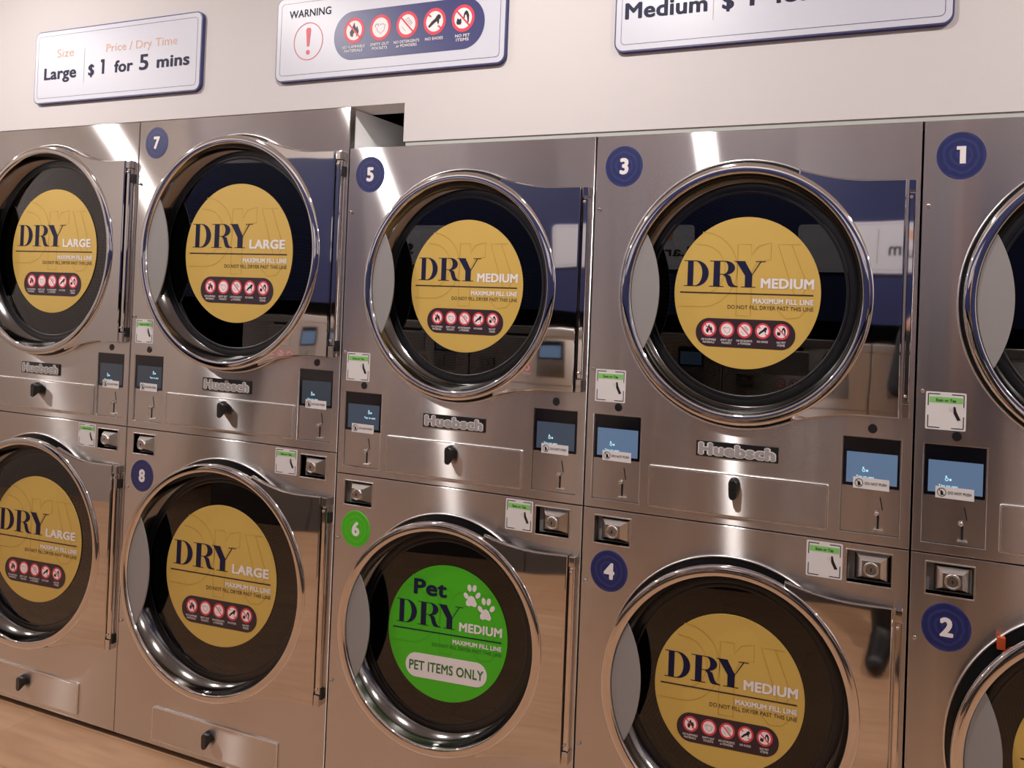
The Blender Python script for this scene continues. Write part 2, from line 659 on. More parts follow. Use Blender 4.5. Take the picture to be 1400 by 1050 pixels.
FLAME = [(0.0, 0.62), (0.12, 0.30), (0.20, 0.18), (0.30, 0.34), (0.46, -0.05), (0.42, -0.36), (0.20, -0.52), (0.24, -0.30), (0.06, -0.10), (-0.06, -0.30), (-0.10, -0.52), (-0.34, -0.42), (-0.42, -0.12), (-0.26, 0.10), (-0.16, 0.30)]
SHOE = [(-0.58, -0.34), (-0.44, -0.46), (0.02, -0.12), (0.22, -0.02), (0.30, -0.24), (0.40, -0.18), (0.42, 0.10), (0.56, 0.22), (0.54, 0.40), (0.36, 0.52), (0.18, 0.40), (0.04, 0.20), (-0.24, 0.02)]
PETS = [[(-0.58, -0.30), (-0.52, -0.05), (-0.46, 0.05), (-0.38, -0.05), (-0.26, -0.06), (-0.2, 0.04), (-0.14, -0.08), (-0.12, -0.34), (-0.2, -0.46), (-0.5, -0.44)],
        [(0.0, -0.10), (0.06, 0.30), (0.16, 0.50), (0.30, 0.55), (0.42, 0.44), (0.54, 0.16), (0.50, -0.34), (0.40, -0.40), (0.36, -0.05), (0.28, 0.22), (0.18, 0.24), (0.12, -0.10)]]


def pictogram(b, i, cx, cz, r, y, cap_h, cap_gap, cap_w):
    e = 0.00022
    b.disc(cx, cz, r, y, 'red_ink', 40)
    b.disc(cx, cz, r * 0.76, y - e, 'pink_ink', 40)
    T = lambda lp: [(cx + p[0] * r, cz + p[1] * r) for p in lp]
    ys = y - 2 * e
    if i == 0:
        b.flat([T(FLAME)], ys, 'black_ink')
    elif i == 1:
        b.stroke(T([(-0.5, 0.05), (-0.44, 0.26), (-0.26, 0.30), (-0.14, 0.12)]), r * 0.09, ys, 'grey_ink')
        b.stroke(T([(-0.12, 0.30), (0.05, 0.22), (0.2, 0.28), (0.46, 0.16), (0.44, -0.02)]), r * 0.06, ys, 'grey_ink')
        b.stroke(T([(-0.34, 0.02), (-0.28, -0.22), (0.06, -0.48), (0.36, -0.24), (0.40, 0.02)]), r * 0.06, ys, 'grey_ink')
    elif i == 2:
        for d in (0.14, 0.28, 0.40):
            b.stroke(T([(-0.34 + d, 0.36 + d * 0.5), (0.28 + d * 0.6, -0.18 + d * 0.6)]), r * 0.06, ys, 'grey_ink')
        b.stroke(T([(-0.5, -0.1), (-0.1, -0.5)]), r * 0.05, ys, 'grey_ink')
    elif i == 3:
        b.flat([T(SHOE)], ys, 'black_ink')
    else:
        for lp in PETS:
            b.flat([T(lp)], ys, 'black_ink')
    if i != 1:
        yb = y - 3 * e
        k = 0.66
        if i == 3:
            b.stroke(T([(-k, k * 0.9), (-0.3, 0.36)]), r * 0.13, yb, 'red_ink')
            b.stroke(T([(0.32, -0.34), (k, -k * 0.9)]), r * 0.13, yb, 'red_ink')
        else:
            b.stroke(T([(-k * 0.95, k * 0.95), (k * 0.95, -k * 0.95)]), r * 0.13, yb, 'red_ink')
    lines = [['NO FLAMMABLE', 'MATERIALS'], ['EMPTY OUT', 'POCKETS'], ['NO DETERGENTS', 'or POWDERS'], ['NO SHOES'], ['NO PET', 'ITEMS']][i]
    for k, t in enumerate(lines):
        b.text(t, cx, cz - r - cap_gap - cap_h - k * cap_h * 1.42, y - e, 'white_ink', w=cap_w * (len(t) / 13.0) ** 0.8, h=cap_h, bold=0.018, align='c')


def make_sticker(S, kind, parent, off, rz):
    """round fill-line decal on the door glass, origin at the hinge axis"""
    R = S.rst
    size = 'LARGE' if S is L else 'MEDIUM'
    pet = kind == 'pet'
    vinyl = 'green_vinyl' if pet else 'gold_vinyl'
    line = 'green_line' if pet else 'gold_line'
    k = 'sticker_' + size + kind
    loc = (off[0], off[1], off[2])
    st = part('fill_line_sticker', k + 'base', lambda b: b.coin(0, 0, R, 0.0, 0.0008, vinyl, 96), parent, loc, rz)
    y = -0.0003

    def mark(b):
        for x0, w, ch in ((-0.97, 0.66, 'D'), (-0.14, 0.46, 'r'), (0.40, 0.72, 'y')):
            if ch == 'D':
                for lp in (circ(-0.62, 0.30, 0.50, 40, -math.pi / 2, math.pi / 2), circ(-0.62, 0.30, 0.33, 40, -math.pi / 2, math.pi / 2)):
                    b.stroke([(p[0] * R, p[1] * R) for p in lp], R * 0.012, y, line)
                b.stroke([(-0.93 * R, -0.2 * R), (-0.62 * R, -0.2 * R)], R * 0.012, y, line)
                b.stroke([(-0.70 * R, 0.64 * R), (-0.62 * R, 0.63 * R)], R * 0.012, y, line)
            elif ch == 'r':
                b.stroke([(p[0] * R, p[1] * R) for p in [(-0.12, -0.30), (-0.12, 0.64), (0.06, 0.64), (0.07, 0.50), (0.16, 0.62), (0.33, 0.66), (0.33, 0.44), (0.16, 0.42), (0.08, 0.28), (0.08, -0.30), (-0.12, -0.30)]], R * 0.012, y, line)
            else:
                b.stroke([(p[0] * R, p[1] * R) for p in [(0.72, 0.64), (0.42, 0.64), (0.66, -0.02), (0.76, -0.02), (0.84, 0.18)]], R * 0.012, y, line)
                b.stroke([(p[0] * R, p[1] * R) for p in [(0.60, 0.64), (0.78, 0.22), (0.84, 0.06)]], R * 0.012, y, line)
                b.stroke([(p[0] * R, p[1] * R) for p in [(0.45, -0.22), (0.56, -0.32), (0.72, -0.30), (0.82, -0.20)]], R * 0.012, y, line)
    part('watermark_lettering', k + 'mark', mark, st)
    y2 = -0.0006
    tall = 0.345

    def title(b):
        for ch, x0, w in (('D', -0.868, 0.365), ('R', -0.505, 0.405), ('Y', -0.165, 0.43)):
            didone(b, ch, x0 * R, 0.075 * R, tall * R, w * R, y2, 'navy_ink')
        if pet:
            b.text('Pet', -0.585 * R, 0.53 * R, y2, 'navy_ink', w=0.565 * R, h=0.215 * R, bold=0.035)
    part('title_lettering', k + 'title', title, st)
    part('size_lettering', k + 'size', lambda b: b.text(size, (0.205 if S is not L else 0.215) * R, 0.072 * R, y2, 'white_ink', w=(0.705 if S is not L else 0.65) * R, h=0.120 * R, bold=0.045), st)
    part('rule_line', k + 'rule', lambda b: b.flat([rrect(-0.917 * R, 0.903 * R, -0.018 * R, -0.001 * R)], y2, 'navy_ink' if pet else 'dark_ink'), st)
    part('fill_line_lettering', k + 'max', lambda b: b.text('MAXIMUM FILL LINE', 0.104 * R, -0.132 * R, y2, 'white_ink', w=0.805 * R, h=0.062 * R, bold=0.045), st)
    part('warning_lettering', k + 'not', lambda b: b.text('DO NOT FILL DRYER PAST THIS LINE', -0.238 * R, -0.212 * R, y2, 'green_ink' if pet else 'thin_ink', w=1.148 * R, h=0.050 * R, bold=0.004), st)
    if pet:
        def pill(b):
            b.flat([rrect(-0.675 * R, 0.69 * R, -0.705 * R, -0.345 * R, 0.18 * R, 12)], y2, 'white_ink')
            b.text('PET ITEMS ONLY', -0.612 * R, -0.595 * R, y2 - 0.0004, 'green_ink', w=1.245 * R, h=0.135 * R, bold=0.022)
        part('pet_notice', k + 'pill', pill, st)

        def paw(b):
            for dx, dz, a in ((-0.088, -0.055, 40), (-0.036, 0.062, 12), (0.046, 0.066, -12), (0.108, -0.030, -38)):
                ca, sa = math.cos(math.radians(a)), math.sin(math.radians(a))
                lp = []
                for t in range(20):
                    u, v = 0.034 * math.cos(t * math.pi / 10), 0.052 * math.sin(t * math.pi / 10)
                    lp.append(((dx + u * ca - v * sa) * R, (dz + u * sa + v * ca) * R))
                b.flat([lp], y2, 'white_ink')
            pad = [(0.0, -0.045), (0.045, -0.065), (0.075, -0.115), (0.098, -0.165), (0.075, -0.205), (0.03, -0.198), (0.0, -0.19), (-0.035, -0.205), (-0.078, -0.195), (-0.09, -0.15), (-0.062, -0.10), (-0.038, -0.06)]
            b.flat([[(p[0] * R, p[1] * R) for p in pad]], y2, 'white_ink')
        for px, pz, rr in ((0.388, 0.655, 0.0), (0.628, 0.490, 0.0)):
            part('paw_print', k + 'paw', paw, st, (px * R, 0, pz * R), rr)
    else:
        part('pictogram_panel', k + 'panel', lambda b: b.flat([rrect(-0.672 * R, 0.688 * R, -0.722 * R, -0.345 * R, 0.188 * R, 12)], y2, 'dark_ink'), st)
        for i, px in enumerate((-0.484, -0.235, 0.010, 0.256, 0.505)):
            part('pictogram', k + 'pic%d' % i, lambda b, i=i, px=px: pictogram(b, i, px * R, -0.490 * R, 0.104 * R, y2 - 0.0003, 0.026 * R, 0.022 * R, 0.215 * R), st)
    return st


def s_curve(S, n=10):
    """upper edge of the hinge plate, from the ring to the hinge"""
    x0, z0 = S.p0
    dx = S.pr - x0
    o = []
    for i in range(n + 1):
        t = i / n
        q = min(t / 0.66, 1.0)
        z = S.pt + (z0 - S.pt) * (1 - q) ** 1.75
        o.append((x0 + dx * t, z))
    return o


def make_door(S, zc, kind, theta, root, lower):
    k = 'door' + ('L' if S is L else 'M')
    cx = S.cx - S.H                                    # door centre seen from the hinge axis
    ri, ro = S.rin, S.rout
    prof = [(ro - 0.004, -0.0035), (ro, -0.0045), (ro, -0.0118), (ro - 0.0008, -0.0144), (ro - 0.0024, -0.0164), (ro - 0.005, -0.0178), (ro - 0.0105, -0.0188),
            (ro - 0.0165, -0.0189), (ri + 0.0042, -0.0183), (ri + 0.0022, -0.0174), (ri + 0.0007, -0.0162), (ri, -0.0146), (ri - 0.0008, -0.0125)]
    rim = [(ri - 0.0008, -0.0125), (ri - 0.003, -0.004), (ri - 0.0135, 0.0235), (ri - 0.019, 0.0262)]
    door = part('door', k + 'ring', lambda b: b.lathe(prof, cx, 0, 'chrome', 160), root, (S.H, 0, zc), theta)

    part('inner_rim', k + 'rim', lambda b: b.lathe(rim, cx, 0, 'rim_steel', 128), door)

    def plate(b):
        up = s_curve(S)
        x0, z0 = S.p0
        a0 = math.atan2(z0, x0)
        back = [((ro - 0.008) * math.cos(a), (ro - 0.008) * math.sin(a)) for a in [a0 - 0.02 - (2 * a0 - 0.04) * i / 40 for i in range(41)]]
        lp = [(cx + p[0], p[1]) for p in back[::-1]]
        # down the inner arc, along the lower edge, up the hinge side, back along the upper edge
        low = [(cx + p[0], -p[1]) for p in up]
        hi = [(cx + p[0], p[1]) for p in up][::-1]
        b.plate([low + hi + [(cx + p[0], p[1]) for p in back]], -0.0140, -0.0035, 'polished_plate', 0.0036)
    part('hinge_plate', k + 'plate', plate, door)

    def gasket(b):
        b.lathe([(ri - 0.0135, 0.0240), (ri - 0.0190, 0.0222), (ri - 0.0235, 0.0225), (ri - 0.028, 0.0222), (ri - 0.032, 0.0238), (ri - 0.036, 0.0225), (ri - 0.040, 0.0232), (ri - 0.042, 0.0262)], cx, 0, 'rubber', 128)
    part('gasket', k + 'gasket', gasket, door)

    def glass(b):
        b.lathe([(ri - 0.030, 0.0235), (0.001, 0.0235)], cx, 0, 'tinted_glass', 96)
    part('window_glass', k + 'glass', glass, door)

    def lens(b):
        rr = ri - 0.0015
        sag = 0.037 * rr / 0.281
        xc = -(rr * math.cos(math.radians(29.8)))
        half = rr * math.sin(math.radians(29.8))
        rad = (half ** 2 + sag ** 2) / (2 * sag)
        a = math.asin(half / rad)
        left = circ(cx, 0, rr, 24, math.pi - math.radians(29.8), math.pi + math.radians(29.8))
        cr = xc + sag - rad
        rgt = [(cx + cr + rad * math.cos(t), rad * math.sin(t)) for t in [-a + 2 * a * i / 24 for i in range(1, 24)]]
        b.plate([left + rgt], -0.0118, -0.0085, 'satin_grey', 0.0008)
    part('door_handle', k + 'lens', lens, door)
    return door


def screen_icon(b, x, z, y):
    b.stroke([(x + 0.003 * math.cos(t * math.pi / 8) - 0.002, z + 0.003 * math.sin(t * math.pi / 8)) for t in range(17)], 0.0016, y, 'display_text')
    b.disc(x + 0.0055, z - 0.0004, 0.0026, y, 'display_text', 16)
    b.disc(x - 0.0032, z + 0.0058, 0.0020, y, 'display_text', 16)


def make_control(S, box, disp, root, right):
    x0, x1, z0, z1 = box
    kk = 'ctl%s%d%s' % ('L' if S is L else 'M', right, disp)
    w, h = x1 - x0, z1 - z0
    c = part('control_panel', kk, lambda b: b.plate([rrect(0.0008, w - 0.0008, 0.0008, h - 0.0008)], 0.0028, 0.0058, 'brushed_steel', 0.0004), root, (x0, 0, z0 - S.split))
    zt = h - 0.0012
    zs = h - 0.1095

    def screen(b):
        b.flat([rrect(0.0020, w - 0.0022, zs, zt)], 0.0022, 'screen_black')
        b.box(0.0020, w - 0.0022, 0.0022, 0.0028, zs, zt, 'screen_black', skip=('-y',))
        b.flat([rrect(0.0105, w - 0.0075, h - 0.1025, h - 0.0338)], 0.0019, disp)
        ix = 0.051 if (right or disp == 'display_bright') else 0.088
        iz = h - 0.0735 if right or disp == 'display_bright' else h - 0.056
        screen_icon(b, ix, iz, 0.0016)
        b.text('Tap to pay', ix - 0.019, iz - 0.0165, 0.0016, 'display_text', w=0.040, h=0.0048, bold=0.03)
    part('screen', kk + 'screen', screen, c)

    def lab(b):
        b.flat([[(0, 0), (0.0790, -0.0010), (0.0785, 0.0240), (-0.0003, 0.0250)]], 0, 'label_white')
        b.ring(0.0128, 0.0122, 0.0080, 0.0094, -0.0003, 'black_ink', 24)
        b.stroke([(0.0070, 0.0180), (0.0186, 0.0064)], 0.0016, -0.0003, 'black_ink')
        b.flat([[(0.0105, 0.006), (0.0150, 0.006), (0.0162, 0.0125), (0.0125, 0.017), (0.0100, 0.0125)]], -0.0003, 'black_ink')
        b.text('DO NOT PUSH', 0.026, 0.0094, -0.0003, 'black_ink', w=0.047, h=0.0058, bold=0.02)
    part('warning_label', 'lab', lab, c, (0.0265, 0.0012, zs - 0.0045))

    def slot(b):
        b.flat([[(0.0852, 0.0830), (0.0876, 0.0830), (0.0934, 0.0548), (0.0910, 0.0548)]], 0.0024, 'black_hole')
        b.flat([rrect(0.0808, 0.0858, 0.0130, 0.0430)], 0.0024, 'black_hole')
        b.plate([rrect(0.0740, 0.0945, 0.0082, 0.0118, 0.001)], -0.0015, 0.0028, 'edge_steel', 0.0005)
    part('coin_slot', 'slot', slot, c)
    part('return_button', 'button', lambda b: b.lathe([(0.0058, 0.0028), (0.0058, -0.0005), (0.0046, -0.0030), (0.0030, -0.0048), (0.0003, -0.0054)], 0.0800, 0.0475, 'chrome', 20), c)
    return c


def make_lock(S, box, root, key):
    x0, x1, z0, z1 = box
    w, h = x1 - x0, z1 - z0
    tx = 0.006

    def frame(b):
        b.plate([rrect(-0.003, w + 0.003, -0.003, h + 0.003, 0.002), rrect(0, w, 0, h)], -0.0015, 0.004, 'edge_steel', 0.0006)
        d = 0.017
        for vs in ([(0, 0, 0), (w, 0, 0), (w, d, 0), (0, d, 0)], [(0, 0, h), (w, 0, h), (w, d, h), (0, d, h)], [(0, 0, 0), (0, 0, h), (0, d, h), (0, d, 0)], [(w, 0, 0), (w, 0, h), (w, d, h), (w, d, 0)], [(0, d, 0), (w, d, 0), (w, d, h), (0, d, h)]):
            b.add(vs, [(0, 1, 2, 3)], 'satin_grey')
    f = part('coin_vault', key + 'frame', frame, root, (x0, 0, z0))
    ax0, ax1, az0, az1 = w * 0.17, w - 0.003, 0.007, h - 0.004
    bx0, bx1, bz0, bz1 = ax0 + 0.017, ax1 - 0.020, az0 + 0.013, az1 - 0.012

    def pyramid(b):
        ya, yb = 0.008, -0.009
        o = [(ax0, ya, az0), (ax1, ya, az0), (ax1, ya, az1), (ax0, ya, az1)]
        i = [(bx0, yb, bz0), (bx1, yb, bz0), (bx1, yb, bz1), (bx0, yb, bz1)]
        b.add(o + i, [(k, (k + 1) % 4, 4 + (k + 1) % 4, 4 + k) for k in range(4)] + [(4, 5, 6, 7)], 'vault_steel')
        b.add([(p[0], 0.0165, p[2]) for p in o] + o, [(k, (k + 1) % 4, 4 + (k + 1) % 4, 4 + k) for k in range(4)], 'vault_steel')
    part('vault_door', key + 'pyr', pyramid, f)
    mx, mz = (bx0 + bx1) / 2, (bz0 + bz1) / 2

    def cyl(b):
        y = -0.009
        b.lathe([(r_, y + d_) for r_, d_ in ((0.0165, 0.0), (0.0165, -0.0030), (0.0153, -0.0042), (0.0128, -0.0042), (0.0120, -0.0022), (0.0112, -0.0020), (0.0108, -0.0034))], mx, mz, 'vault_steel', 32)
        b.disc(mx, mz, 0.0110, y - 0.0034, 'vault_steel', 24)
        b.flat([rrect(mx - 0.0014, mx + 0.0014, mz - 0.004, mz + 0.004, 0.0012)], y - 0.0038, 'black_hole')
    part('lock_cylinder', key + 'cyl', cyl, f)
    return f


def make_scan_label(w, h, root, loc, key):
    def lab(b):
        e = -0.0006
        b.plate([rrect(0, w, 0, h, 0.003)], -0.0003, 0.0, 'label_white')
        t = 0.0019
        i0, i1, k0, k1 = 0.0052, w - 0.0052, 0.0045, h - 0.0045
        xm, zm = w / 2, h / 2
        for pts in ([(xm - 0.012, k1), (i0, k1), (i0, zm + 0.010)], [(xm + 0.012, k1), (i1, k1), (i1, zm + 0.010)], [(xm - 0.012, k0), (i0, k0), (i0, zm - 0.010)], [(xm + 0.012, k0), (i1, k0), (i1, zm - 0.010)]):
            a, c, d = pts
            b.flat([rrect(min(a[0], c[0]), max(a[0], c[0]) + 0.0, c[1] - t / 2, c[1] + t / 2)], e, 'black_ink')
            b.flat([rrect(c[0] - t / 2, c[0] + t / 2, min(c[1], d[1]), max(c[1], d[1]))], e, 'black_ink')
        b.flat([rrect(0.0075, w - 0.0075, h * 0.715, h * 0.87)], e, 'label_green')
        b.text('Scan or Tap', w / 2, h * 0.755, e - 0.0003, 'black_ink', w=w * 0.50, h=h * 0.068, bold=0.03, align='c')
        # hand holding a phone to the reader
        b.flat([[(w * 0.685, h * 0.63), (w * 0.735, h * 0.63), (w * 0.765, h * 0.50), (w * 0.87, h * 0.29), (w * 0.79, h * 0.26), (w * 0.69, h * 0.46)]], e, 'black_ink')
        b.stroke([(w * 0.595, h * 0.60), (w * 0.60, h * 0.50), (w * 0.65, h * 0.50), (w * 0.66, h * 0.60)], 0.0007, e, 'grey_ink')
    return part('scan_label', key, lab, root, loc)


def make_dryer(S, xl, upper, label, number, theta, disp='display_bright', kind='gold', soff=(0, 0)):
    zb, zt = (S.split, S.top) if upper else (0.0, S.split)
    root = thing('tumble_dryer', label, 'dryer', (xl, 0, ZB + zb), 0, 'stacked tumble dryers along the wall')
    h = zt - zb
    k = ('L' if S is L else 'M') + ('u' if upper else 'l')
    zc = (S.zu if upper else S.zl) - zb
    g = 0.0022
    hole_r = S.rin - 0.004
    holes = [circ(S.cx, zc, hole_r, 96)]
    if upper:
        holes += [rrect(c[0], c[1], c[2] - zb, c[3] - zb) for c in (S.cl, S.cr)]
    else:
        holes += [rrect(c[0], c[1], c[2], c[3]) for c in (S.kl, S.kr)]
    top_gap = 0.0 if upper else 0.0012
    part('front_panel', k + 'panel', lambda b: b.plate([rrect(g, S.w - g, 0.0012, h - 0.0004 - top_gap)] + holes, 0.0, 0.018, 'brushed_steel', 0.0017), root)

    def body(b):
        y0, y1 = 0.0185, 0.95
        z1 = h - 0.001
        b.box(g + 0.003, S.w - g - 0.003, y0, y1, 0.001, z1, 'white_paint', skip=('-y',))
        b.box(g + 0.005, S.w - g - 0.005, y0, y1 - 0.002, 0.003, z1 - 0.002, 'cabinet_inside', skip=('-y',))
        if not upper:
            b.box(0.02, S.w - 0.02, 0.035, 0.90, -ZB, 0.001, 'kick_void_black')
            b.box(g + 0.001, S.w - g - 0.001, 0.010, 0.02, -0.006, 0.0012, 'kick_void_black')
    part('cabinet', k + 'body', body, root)

    def collar(b):
        ro = S.rout
        b.lathe([(ro + 0.0112, 0.0), (ro + 0.0108, -0.0030), (ro + 0.0090, -0.0046), (ro + 0.0064, -0.0040), (ro + 0.0052, -0.0010)], S.cx, zc, 'edge_steel', 128)
        b.lathe([(ro + 0.0052, -0.0008), (ro - 0.002, -0.0012), (S.rin + 0.006, -0.0030), (S.rin - 0.004, -0.0030), (hole_r - 0.002, 0.002), (hole_r - 0.002, 0.03), (S.rin + 0.004, 0.06)], S.cx, zc, 'rubber', 128)
    part('door_seal', k + 'collar', collar, root)

    def drum(b):
        r = S.rin - 0.002
        n = 64
        b.lathe([(r, 0.062), (r - 0.002, 0.060), (r - 0.006, 0.062)], S.cx, zc, 'satin_steel', n)
        b.lathe([(r, 0.062), (r, 0.70)], S.cx, zc, 'perforated_drum', n)
        b.disc(S.cx, zc, r, 0.70, 'satin_grey', n)
        for a in (35, 155, 275):
            t = math.radians(a)
            u = Vector((math.cos(t), 0, math.sin(t)))
            s_ = Vector((-math.sin(t), 0, math.cos(t)))
            c0 = Vector((S.cx, 0, zc))
            p = [c0 + u * r + s_ * 0.05, c0 + u * (r - 0.055) + s_ * 0.012, c0 + u * (r - 0.055) - s_ * 0.012, c0 + u * r - s_ * 0.05]
            vs = [q + Vector((0, 0.075, 0)) for q in p] + [q + Vector((0, 0.695, 0)) for q in p]
            b.add(vs, [(0, 1, 2, 3), (0, 1, 5, 4), (1, 2, 6, 5), (2, 3, 7, 6)], 'satin_grey')
    dr = part('drum', k + 'drum', drum, root)
    me = dr.data
    if not me.uv_layers:
        uv = me.uv_layers.new(name='UVMap')
        for p_ in me.polygons:
            for li in p_.loop_indices:
                co = me.vertices[me.loops[li].vertex_index].co
                a = math.atan2(co.z - zc, co.x - S.cx) / (2 * math.pi)
                if p_.center.x < S.cx and p_.center.z < zc and a > 0.4:
                    a -= 1.0
                if p_.center.x < S.cx and p_.center.z >= zc and a < -0.4:
                    a += 1.0
                uv.data[li].uv = (a, co.y)
    make_door(S, zc, kind, theta, root, not upper)

    def hinge(b):
        x0, x1 = S.post
        pt = S.pt
        b.plate([rrect(x0, x1, zc - pt + 0.035, zc + pt - 0.028, 0.002)], -0.0105, 0.0, 'chrome', 0.003)
        b.plate([rrect(x0 - 0.001, x1 + 0.001, zc + pt - 0.027, zc + pt - 0.0015, 0.002)], -0.0125, 0.0, 'polished_plate', 0.0015)
        b.plate([rrect(x0 - 0.001, x1 + 0.001, zc - pt + 0.0015, zc - pt + 0.034, 0.002)], -0.0125, 0.0, 'polished_plate', 0.0015)
        for z in (zc + pt - 0.040, zc - pt + 0.050):
            b.lathe([(0.0040, -0.0105), (0.0036, -0.0135), (0.0004, -0.0142)], (x0 + x1) / 2 - 0.002, z, 'chrome', 16)
        for z in (zc + pt - 0.075, zc - pt + 0.02) if S is L else ():
            b.box(x1 + 0.0005, x1 + 0.005, -0.006, 0.0, z, z + 0.03, 'black_plastic')
    part('hinge', k + 'hinge', hinge, root)

    if number == '2':
        a_ = R_(133)
        part('latch', None, lambda b: b.box(-0.008, 0.008, -0.009, 0.0, -0.012, 0.012, 'orange_plastic'), root,
             (S.cx + (S.rout + 0.001) * math.cos(a_), -0.003, zc + (S.rout + 0.001) * math.sin(a_)))['label'] = 'orange plastic door latch'
    # decal on the glass
    ca, sa = math.cos(theta), math.sin(theta)
    X, Y = S.cx - S.H + soff[0], 0.0216
    make_sticker(S, kind, root, (S.H + X * ca - Y * sa, X * sa + Y * ca, zc + soff[1]), theta)

    # number badge
    if number:
        bx, bz = S.badge_u if upper else S.badge_l
        bm = 'badge_green' if kind == 'pet' else 'badge_navy'
        bd = part('number_badge', bm, lambda b: b.coin(0, 0, BADGE_R, -0.0008, 0, bm, 64), root, (bx, 0, bz - zb))
        if number == '1':
            part('numeral', 'num1', lambda b: b.one(-0.0095, -0.0172, -0.0012, 'white_ink', 0.0375, 0.33), bd)
        else:
            part('numeral', 'num' + number, lambda b: b.text(number, 0.001, -0.0180, -0.0012, 'white_ink', h=0.0365, bold=0.05, align='c'), bd)
    for i, (sx, sz) in enumerate(S.screws_u if upper else S.screws_l):
        part('screw', 'screw', lambda b: b.lathe([(0.0052, 0.0), (0.0050, -0.0022), (0.0038, -0.0040), (0.0003, -0.0046)], 0, 0, 'chrome', 16), root, (sx, 0, sz - zb))

    lint, kn = (S.lint, S.knob) if upper else (S.lint2, S.knob2)

    def lp(b):
        x0, x1, z0, z1 = lint[0], lint[1], lint[2] - zb, lint[3] - zb
        b.plate([rrect(x0, x1, z0, z1, 0.005)], -0.0038, 0.0, 'edge_steel', 0.0018)
        b.plate([rrect(x0 + 0.0045, x1 - 0.0045, z0 + 0.0045, z1 - 0.0045, 0.003)], -0.0041, -0.0015, 'brushed_steel', 0.0004)
    pn = part('lint_panel', k + 'lint', lp, root)

    def knob(b):
        def tear(r0, r1, d, n=12):
            a = math.acos((r0 - r1) / d)
            top = [(r0 * math.cos(t), r0 * math.sin(t)) for t in [-math.pi / 2 + a + (2 * math.pi - 2 * a) * i / n for i in range(n + 1)]]
            bot = [(r1 * math.cos(t), -d + r1 * math.sin(t)) for t in [math.pi * 1.5 - a + 2 * a * i / n for i in range(n + 1)]]
            return top + bot
        secs = [(tear(0.0135, 0.0105, 0.012), 0.0), (tear(0.0132, 0.0105, 0.019), -0.006), (tear(0.0115, 0.0100, 0.027), -0.014), (tear(0.0090, 0.0080, 0.028), -0.0165)]
        n = len(secs[0][0])
        vs = [(p[0], y - 0.003, p[1]) for s_, y in secs for p in s_]
        fs = [(i * n + j, i * n + (j + 1) % n, (i + 1) * n + (j + 1) % n, (i + 1) * n + j) for i in range(len(secs) - 1) for j in range(n)]
        b.add(vs, fs, 'black_plastic', True)
        b.add(vs[-n:], [tuple(range(n))], 'black_plastic')
    part('latch_knob', 'knob', knob, pn, (kn[0], 0, kn[1] - zb))

    if upper:
        make_control(S, S.cl, disp, root, 0)
        make_control(S, S.cr, disp, root, 1)
        for q in (S.dot, (S.cr[0] + 0.0655, S.cr[3] + 0.0205)):
            part('sensor', 'dot', lambda b: b.coin(0, 0, 0.0106, -0.0015, 0, 'black_plastic', 24, 0.001), root, (q[0], 0, q[1] - zb))
        x0, x1, z0, z1 = S.logo
        lg = part('brand_plate', k + 'logo', lambda b: b.plate([rrect(x0, x1, z0 - zb, z1 - zb, 0.001)], -0.0022, 0, 'black_plastic', 0.0005), root)

        def brand(b):
            w, hh = x1 - x0, z1 - z0
            b.text('Huebsch', x0 + 0.005, z0 - zb + 0.0066, -0.0027, 'logo_light', w=w - 0.010, h=hh * 0.66, bold=0.13)
            b.text('Huebsch', x0 + 0.0076, z0 - zb + 0.0066, -0.0032, 'logo_grey', w=w - 0.0152, h=hh * 0.66, bold=0.06)
        part('brand_lettering', k + 'brand', brand, lg)
        x0q, x1q, z0q, z1q = S.qr
        make_scan_label(x1q - x0q, z1q - z0q, root, (x0q, 0, z0q - zb), k + 'scan')
    else:
        make_lock(S, S.kl, root, k + 'lockl')
        make_lock(S, S.kr, root, k + 'lockr')
        x0q, x1q, z0q, z1q = S.qr2
        make_scan_label(x1q - x0q, z1q - z0q, root, (x0q, 0, z0q), k + 'scan')
    return root


make_dryer(M, 1.6, False, 'medium steel dryer with navy badge 2, below dryer 1 at the right edge', '2', R_(3.2))
make_dryer(M, 1.6, True, 'medium steel dryer with navy badge 1, upper one at the right edge', '1', R_(1.2))
make_dryer(M, 0.8, False, 'medium steel dryer with navy badge 4 and gold decal, below dryer 3', '4', R_(2.85), soff=(-0.0008, -0.0026))
make_dryer(M, 0.8, True, 'medium steel dryer with navy badge 3 and gold decal, above dryer 4', '3', 0.0, soff=(0.0019, 0.0033))
make_dryer(M, 0.0, False, 'medium steel dryer with green badge 6 and green pet decal', '6', R_(3.89), kind='pet', soff=(0.0069, -0.0022))
make_dryer(M, 0.0, True, 'medium steel dryer with navy badge 5, above the green pet dryer', '5', R_(0.2), disp='display_mid', soff=(0.0032, 0.0007))
make_dryer(L, -WL, False, 'large steel dryer with navy badge 8 and gold decal, below dryer 7', '8', R_(2.79), soff=(-0.0048, 0.0065))
make_dryer(L, -WL, True, 'large steel dryer with navy badge 7, taller stack beside dryer 5', '7', R_(1.59), disp='display_dim', soff=(-0.0013, 0.0002))
make_dryer(L, -2 * WL, False, 'lower large dryer at the left edge, its badge out of view', None, R_(2.6))
make_dryer(L, -2 * WL, True, 'upper large dryer at the left edge, its badge out of view', None, R_(1.0), disp='display_dim')

# ------------------------------------------------------------------ signs above the dryers
SW, SH = 0.812, 0.2535


